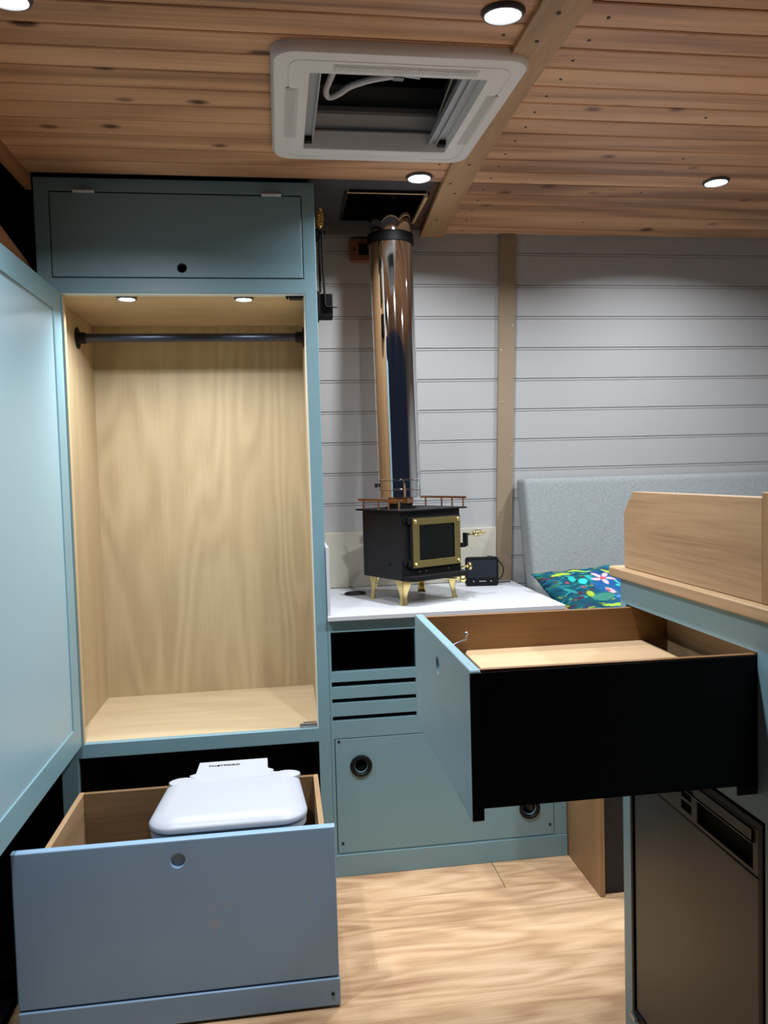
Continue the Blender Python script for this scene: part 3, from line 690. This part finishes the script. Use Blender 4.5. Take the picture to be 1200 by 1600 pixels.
for s, x in ((1, IX0), (-1, IX1)):
    mb = MB()
    wdt = .022 if s > 0 else .040
    mb.box(min(x, x+s*wdt), max(x, x+s*wdt), IY0+.001, IY1-.001, .002, .010)
    mb.box(min(x+s*(wdt-.004), x+s*wdt), max(x+s*(wdt-.004), x+s*wdt), IY0+.001, IY1-.001, -.006, .002)
    if s < 0: mb.box(x-.022, x-.018, IY0+.001, IY1-.001, -.004, .002)
    rl = part('blind_rail', mb, M_alu, rw, .001)
    mb = MB(); mb.box(min(x, x+s*.018), max(x, x+s*.018), IY1-.022, IY1-.004, -.010, .001); part('end_stop', mb, M_black, rl, .001)
mb = MB(); P0 = [(-.10, -.17, .072), (-.099, -.10, .070), (-.101, -.04, .068), (-.110, .03, .066), (-.116, .086, .065), (-.108, .118, .064), (-.086, .100, .065), (-.066, .066, .066), (-.03, .036, .067), (.01, .017, .068), (.032, .010, .068)]; pts = []
for i in range(len(P0)-1):
    p0, p1, p2, p3 = [Vector(P0[max(0, min(len(P0)-1, i+j))]) for j in (-1, 0, 1, 2)]
    for k in range(6):
        t = k/6; pts.append(.5*((2*p1)+(p2-p0)*t+(2*p0-5*p1+4*p2-p3)*t*t+(-p0+3*p1-3*p2+p3)*t**3))
mb.tube(pts, .0068, 10); part('hose', mb, M_hose, rw)
mb = MB(); mb.box(.020, .042, .002, .018, .060, .076); mb.tube([(.042, .010, .068), (.078, .017, .068)], .003, 8); part('hose_clip', mb, M_satin, rw)
mb = MB(); mb.tube([(.150, -.05, .085), (.138, .12, .03)], .0025, 8); mb.box(.142, .156, -.040, -.028, .072, .086); part('stay', mb, M_satin, rw)

# ================================================================== RIGHT DRAWER UNIT
FX = .650
ku = thing('kitchen_unit', 'blue-green drawer and fridge unit with bamboo top on the right', 'cabinet', (.9, 1.0, 0))
platex('face_frame', rect(.50, 1.412, .0, .905), [rect(.978, 1.388, .662, .856), rect(.962, 1.379, .046, .620)], FX, .020, M_teal, ku, .001, sgn=-1) if False else plate('face_frame', rect(.50, 1.412, .0, .905), [rect(.978, 1.388, .662, .856), rect(.962, 1.379, .046, .620)], lambda u, v, w_: (FX-w_, u, v), .020, M_teal, ku, .001)
mb = MB(); mb.box(FX+.0205, 1.20, 1.394, 1.412, 0, .905); part('end_panel', mb, M_teal, ku)
mb = MB(); mb.box(FX+.0205, 1.20, .50, .518, 0, .905); part('end_panel', mb, M_teal, ku)
mb = MB(); mb.box(1.19, 1.20, .5185, 1.3935, 0, .905); mb.box(FX+.0205, 1.19, .5185, 1.3935, .868, .874); mb.box(FX+.0205, 1.19, .5185, 1.3935, .630, .640); mb.box(FX+.0205, 1.19, .940, .960, 0, .868)
part('lining', mb, M_dark, ku)
mb = MB(); ol = [(.637, .49)]+[(.637+.014-.014*math.cos(R(t)), 1.445-.014+.014*math.sin(R(t))) for t in range(0, 91, 15)]+[(1.22, 1.445), (1.22, .49)]
mb.loft([[(x, y, z) for x, y in ol] for z in (.9055, .925)]); tp = part('bamboo_top', mb, M_bamy, ku, .003, sharp=30)
sp = [(.974, .9255), (1.404, .9255), (1.404, 1.032), (1.392, 1.046), (1.366, 1.073), (.974, 1.073)]
mb = MB(); mb.loft([[(x, y, z) for y, z in sp] for x in (.655, .673)]); part('splash_panel', mb, M_bamy, ku, .0015, sharp=20)
mb = MB(); mb.box(.6535, .675, .50, .9725, .9255, 1.080); part('splash_post', mb, M_bamz, ku, .0015)

# fridge below
fg = thing('fridge', 'dark built-in fridge in the unit on the right below the drawer', 'fridge', (.8, 1.18, .048))
plate('door_frame', rect(.964, 1.377, .050, .617), [rect(.974, 1.367, .064, .606)], lambda u, v, w_: (.648-w_, u, v), .012, M_fridgef, fg, .002)
mb = MB(); mb.box(.667, 1.10, .970, 1.372, .052, .612); part('casing', mb, M_fridgef, fg)
mb = MB(); mb.box(.651, .666, .9765, 1.3645, .066, .532); part('door_panel', mb, M_fridge, fg, .003)
tb = plate('top_band', rect(.9765, 1.3645, .535, .604), [rect(.990, 1.138, .541, .577), rect(1.156, 1.188, .545, .560), rect(1.156, 1.188, .566, .581)], lambda u, v, w_: (.650-w_, u, v), .012, M_fridgeb, fg, .001)
mb = MB(); mb.box(.659, .6665, .988, 1.198, .5395, .583); part('recess', mb, M_dark, tb)
mb = MB(); mb.box(.6455, .6497, .987, 1.178, .580, .5825); part('handle_lip', mb, M_fridgeb, tb, .0005)
mb = MB(); mb.box(.6465, .6497, .988, 1.143, .584, .600); part('handle_flap', mb, M_fridgeb, tb, .0005)
mb = MB(); mb.box(.640, .647, 1.350, 1.372, .050, .058); part('hinge', mb, M_satin, fg, .001)

# big drawer pulled out of the unit, shade on near side and front edge painted black
kd = plate('drawer', rrect(.972, 1.390, .652, .858, .006, 3), [circ(1.187, .812, .013)], lambda u, v, w_: (.238-w_, u, v), .015, [M_teal], ku, .002)
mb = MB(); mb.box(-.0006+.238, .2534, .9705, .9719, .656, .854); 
M_shade = mat('painted_shade_black', (.004, .0038, .0038), .6, spec=.2)  # near-black colour stands in for the shade on camera-facing faces
part('painted_shade_edge', mb, M_shade, kd)  # thin black strip over the teal edge, painting its shade
def side(y0, y1, m, nm='side_board'):
    mb = MB(); mb.hexa([(.2535, y0, .667), (.2535, y0, .8555), (.2535, y1, .667), (.2535, y1, .8555), (.735, y0, .667), (.735, y0, .8525), (.735, y1, .667), (.735, y1, .8525)])
    return part(nm, mb, m, kd, .0006)
side(1.368, 1.380, M_bamx); ns = side(.9835, .992, M_bamx)
mb = MB(); mb.box(.2535, .735, .9815, .9832, .667, .8515); part('painted_shade_facing', mb, M_shade, kd)  # black sheet over the bamboo side, shade put into its colour
mb = MB(); mb.box(.7230, .735, .9925, 1.3675, .667, .8525); part('back_board', mb, M_bamy, kd, .0006)
mb = MB(); mb.box(.2535, .7225, .9925, 1.3675, .667, .675); part('bottom_board', mb, M_bamx, kd)
ol = [(.330, 1.367), (.322, 1.345), (.322, .993), (.672, .993), (.672, 1.367)]
mb = MB(); mb.loft([[(x, y, z) for x, y in ol] for z in (.778, .790)]); part('inner_tray', mb, M_lid, kd, .0008, sharp=20)
mb = MB(); mb.box(.2540, .262, 1.255, 1.280, .812, .830); mb.tube([(.262, 1.27, .822), (.285, 1.272, .824), (.305, 1.270, .832), (.306, 1.268, .842)], .0015, 8); mb.sphere((.306, 1.268, .843), .0032); part('latch', mb, M_satin, kd)
mb = MB(); mb.box(.62, .66, .9790, .9812, .655, .668); part('runner', mb, M_black, kd)

# ================================================================== BENCH
be = thing('bench_base', 'wooden bench end with dark front beside the stove cabinet', 'bench', (.9, 1.98, 0))
mb = MB(); ol = [(1.856, 0), (2.5, 0), (2.5, .712), (2.20, .7195), (2.01, .7195), (1.99, .714), (1.975, .70), (1.856, .62)]
mb.loft([[(x, y, z) for y, z in ol] for x in (.7905, .8035)]); part('end_panel', mb, M_bamz, be, .001, sharp=20)
mb = MB(); mb.box(.8040, 2.15, 1.870, 1.885, .0, .46); part('front_board', mb, mat('dark_brown_board', (.007, .0055, .006), .6), be)
mb = MB(); mb.box(.8040, 2.15, 1.8855, 2.58, .44, .46); part('seat_board', mb, M_bamx, be)
def cushion(name, x0, x1, y0, y1, z0, z1, r, m, label, cat, shear=0, puff=.008):
    mb = MB(); bm = mb.bm
    bmesh.ops.create_cube(bm, size=1)
    for v in bm.verts: v.co = Vector(((x0+x1)/2+v.co.x*(x1-x0), (y0+y1)/2+v.co.y*(y1-y0), (z0+z1)/2+v.co.z*(z1-z0)))
    bmesh.ops.bevel(bm, geom=bm.edges[:], offset=r, segments=5, profile=.6, affect='EDGES')
    for f in bm.faces: f.smooth = True
    for v in bm.verts: v.co.y -= shear*(v.co.z-z0)*-1
    o = part(name, mb, m, org=((x0+x1)/2, (y0+y1)/2, z0), sharp=60); tag(o, label, cat); return o
cushion('seat_cushion', .812, 2.14, 1.865, 2.36, .461, .575, .022, M_sofa, 'grey seat cushion lying on the bench under the patterned pillow', 'cushion')
bc = cushion('back_cushion', .798, 2.13, 2.315, 2.415, .580, 1.090, .022, M_sofa, 'long grey back cushion leaning on the white wall behind bench', 'cushion', shear=.27)

# patterned pillow
N_ = 120
me = bpy.data.meshes.new('patterned_pillow'); bm = bmesh.new(); 
PTL = Vector((.773, 2.325, .790)); PU = Vector((.250, -.06, .026)); PV = Vector((.055, -.30, -.165)); PN = PU.cross(PV).normalized()
if PN.z < 0: PN = -PN
ctr = PTL+PU*.5+PV*.5
grid = {}
for side_ in (1, -1):
    for i in range(N_+1):
        for j in range(N_+1):
            u, v = i/N_, j/N_
            if side_ == -1 and (i in (0, N_) or j in (0, N_)): grid[side_, i, j] = grid[1, i, j]; continue
            th = (max(0, 4*u*(1-u))**.45)*(max(0, 4*v*(1-v))**.45)*.042
            pu = u+.05*(u-.5)*(-4*(v-.5)**2+0)*-1*0; pinch = .07
            uu = .5+(u-.5)*(1-pinch*(1-(2*v-1)**2)); vv = .5+(v-.5)*(1-pinch*(1-(2*u-1)**2))
            p = PTL+PU*uu+PV*vv+PN*side_*th + PN*.003*math.sin(u*23+v*9)*math.sin(v*17-u*5)
            grid[side_, i, j] = bm.verts.new(p-ctr)
for side_ in (1, -1):
    for i in range(N_):
        for j in range(N_):
            q = [grid[side_, i, j], grid[side_, i+1, j], grid[side_, i+1, j+1], grid[side_, i, j+1]]
            f = bm.faces.new(q if side_ == 1 else q[::-1]); f.smooth = True
lay = bm.loops.layers.float_color.new('print')
rnd = random.Random(7)
strokes = []
pal = [(.007, .07, .10), (.015, .14, .16), (.004, .03, .09), (.008, .09, .18), (.06, .015, .035), (.015, .22, .20), (.003, .02, .05), (.03, .13, .03), (.15, .22, .03)]
for k in range(420):
    strokes.append((rnd.random(), rnd.random(), rnd.uniform(.012, .065), rnd.uniform(.004, .014), rnd.uniform(-.6, .9), rnd.choice(pal)))
def blob(u, v, cx, cy, a, b, t):
    c, s = math.cos(t), math.sin(t); x, y = (u-cx), (v-cy)*1.35; X = x*c+y*s; Y = -x*s+y*c; return (X/a)**2+(Y/b)**2
feat = [(.26, .13, .11, .028, .15, (.36, .55, .04)), (.50, .10, .15, .024, .25, (.28, .50, .05)), (.84, .16, .11, .028, .6, (.40, .60, .05)), (.42, .30, .05, .07, .5, (.03, .55, .50)), (.33, .24, .04, .07, .3, (.02, .40, .36)), (.52, .26, .03, .07, -.3, (.02, .36, .34)),
        (.38, .50, .04, .07, .2, (.30, .42, .04)), (.50, .56, .15, .065, -.2, (.04, .20, .15)), (.56, .68, .15, .026, .1, (.30, .48, .05)), (.78, .60, .17, .030, .35, (.08, .28, .55)), (.86, .42, .014, .16, -.55, (.20, .60, .62)), (.20, .40, .10, .03, 1.0, (.02, .22, .22)), (.30, .62, .16, .03, .7, (.01, .05, .09))]
for k in range(5):
    a = 2*PI*k/5+.4; feat.append((.68+.085*math.cos(a), .27+.065*math.sin(a), .068, .030, a, (.62, .40, .48)))
feat += [(.68, .27, .036, .030, 0, (.50, .06, .08)), (.64, .48, .058, .050, .3, (.55, .38, .44)), (.61, .48, .024, .028, .3, (.45, .09, .11)), (.92, .36, .030, .042, .9, (.60, .44, .50)), (.78, .40, .026, .020, 0, (.05, .50, .46)), (.84, .37, .026, .020, 0, (.05, .50, .46)), (.80, .34, .024, .020, 0, (.05, .50, .46)), (.36, .40, .03, .018, .6, (.35, .06, .12)), (.24, .28, .03, .018, 1.2, (.30, .06, .12))]
def pcol(u, v):
    c = (.007, .055, .15) if (u > .5 and v > .15) else (.004, .06, .085)
    for cx, cy, a, b, t, cc in strokes:
        if blob(u, v, cx, cy, a*1.4, b*1.4, t) < 1: c = cc
    if blob(u, v, .74, .42, .25, .30, 0) < 1 and rnd.random() < .9: c = (.008, .07, .20)
    for cx, cy, a, b, t, cc in feat:
        d = blob(u, v, cx, cy, a, b, t)
        if d < 1: c = tuple(x*.85 for x in cc) if d < .65 or rnd.random() < .6 else tuple(x*.4 for x in cc)
    return c
cache = {}
inv = {}
for (s_, i, j), vt in grid.items(): inv.setdefault(vt, (i, j))
for f in bm.faces:
    for l in f.loops:
        ij = inv[l.vert]
        if ij not in cache: cache[ij] = pcol(ij[0]/N_, ij[1]/N_)
        l[lay] = (*cache[ij], 1)
bmesh.ops.recalc_face_normals(bm, faces=bm.faces)
bm.to_mesh(me); bm.free()
m = mat('printed_velvet', (.1, .1, .1), .9, spec=.15, bump=(350, .3)); at = m.node_tree.nodes.new('ShaderNodeVertexColor'); at.layer_name = 'print'
m.node_tree.links.new(at.outputs[0], m.node_tree.nodes['Principled BSDF'].inputs['Base Color'])
po = link('patterned_pillow', me, m); po.location = ctr
tag(po, 'colourful blue and green floral pillow on the bench behind the drawer', 'pillow')
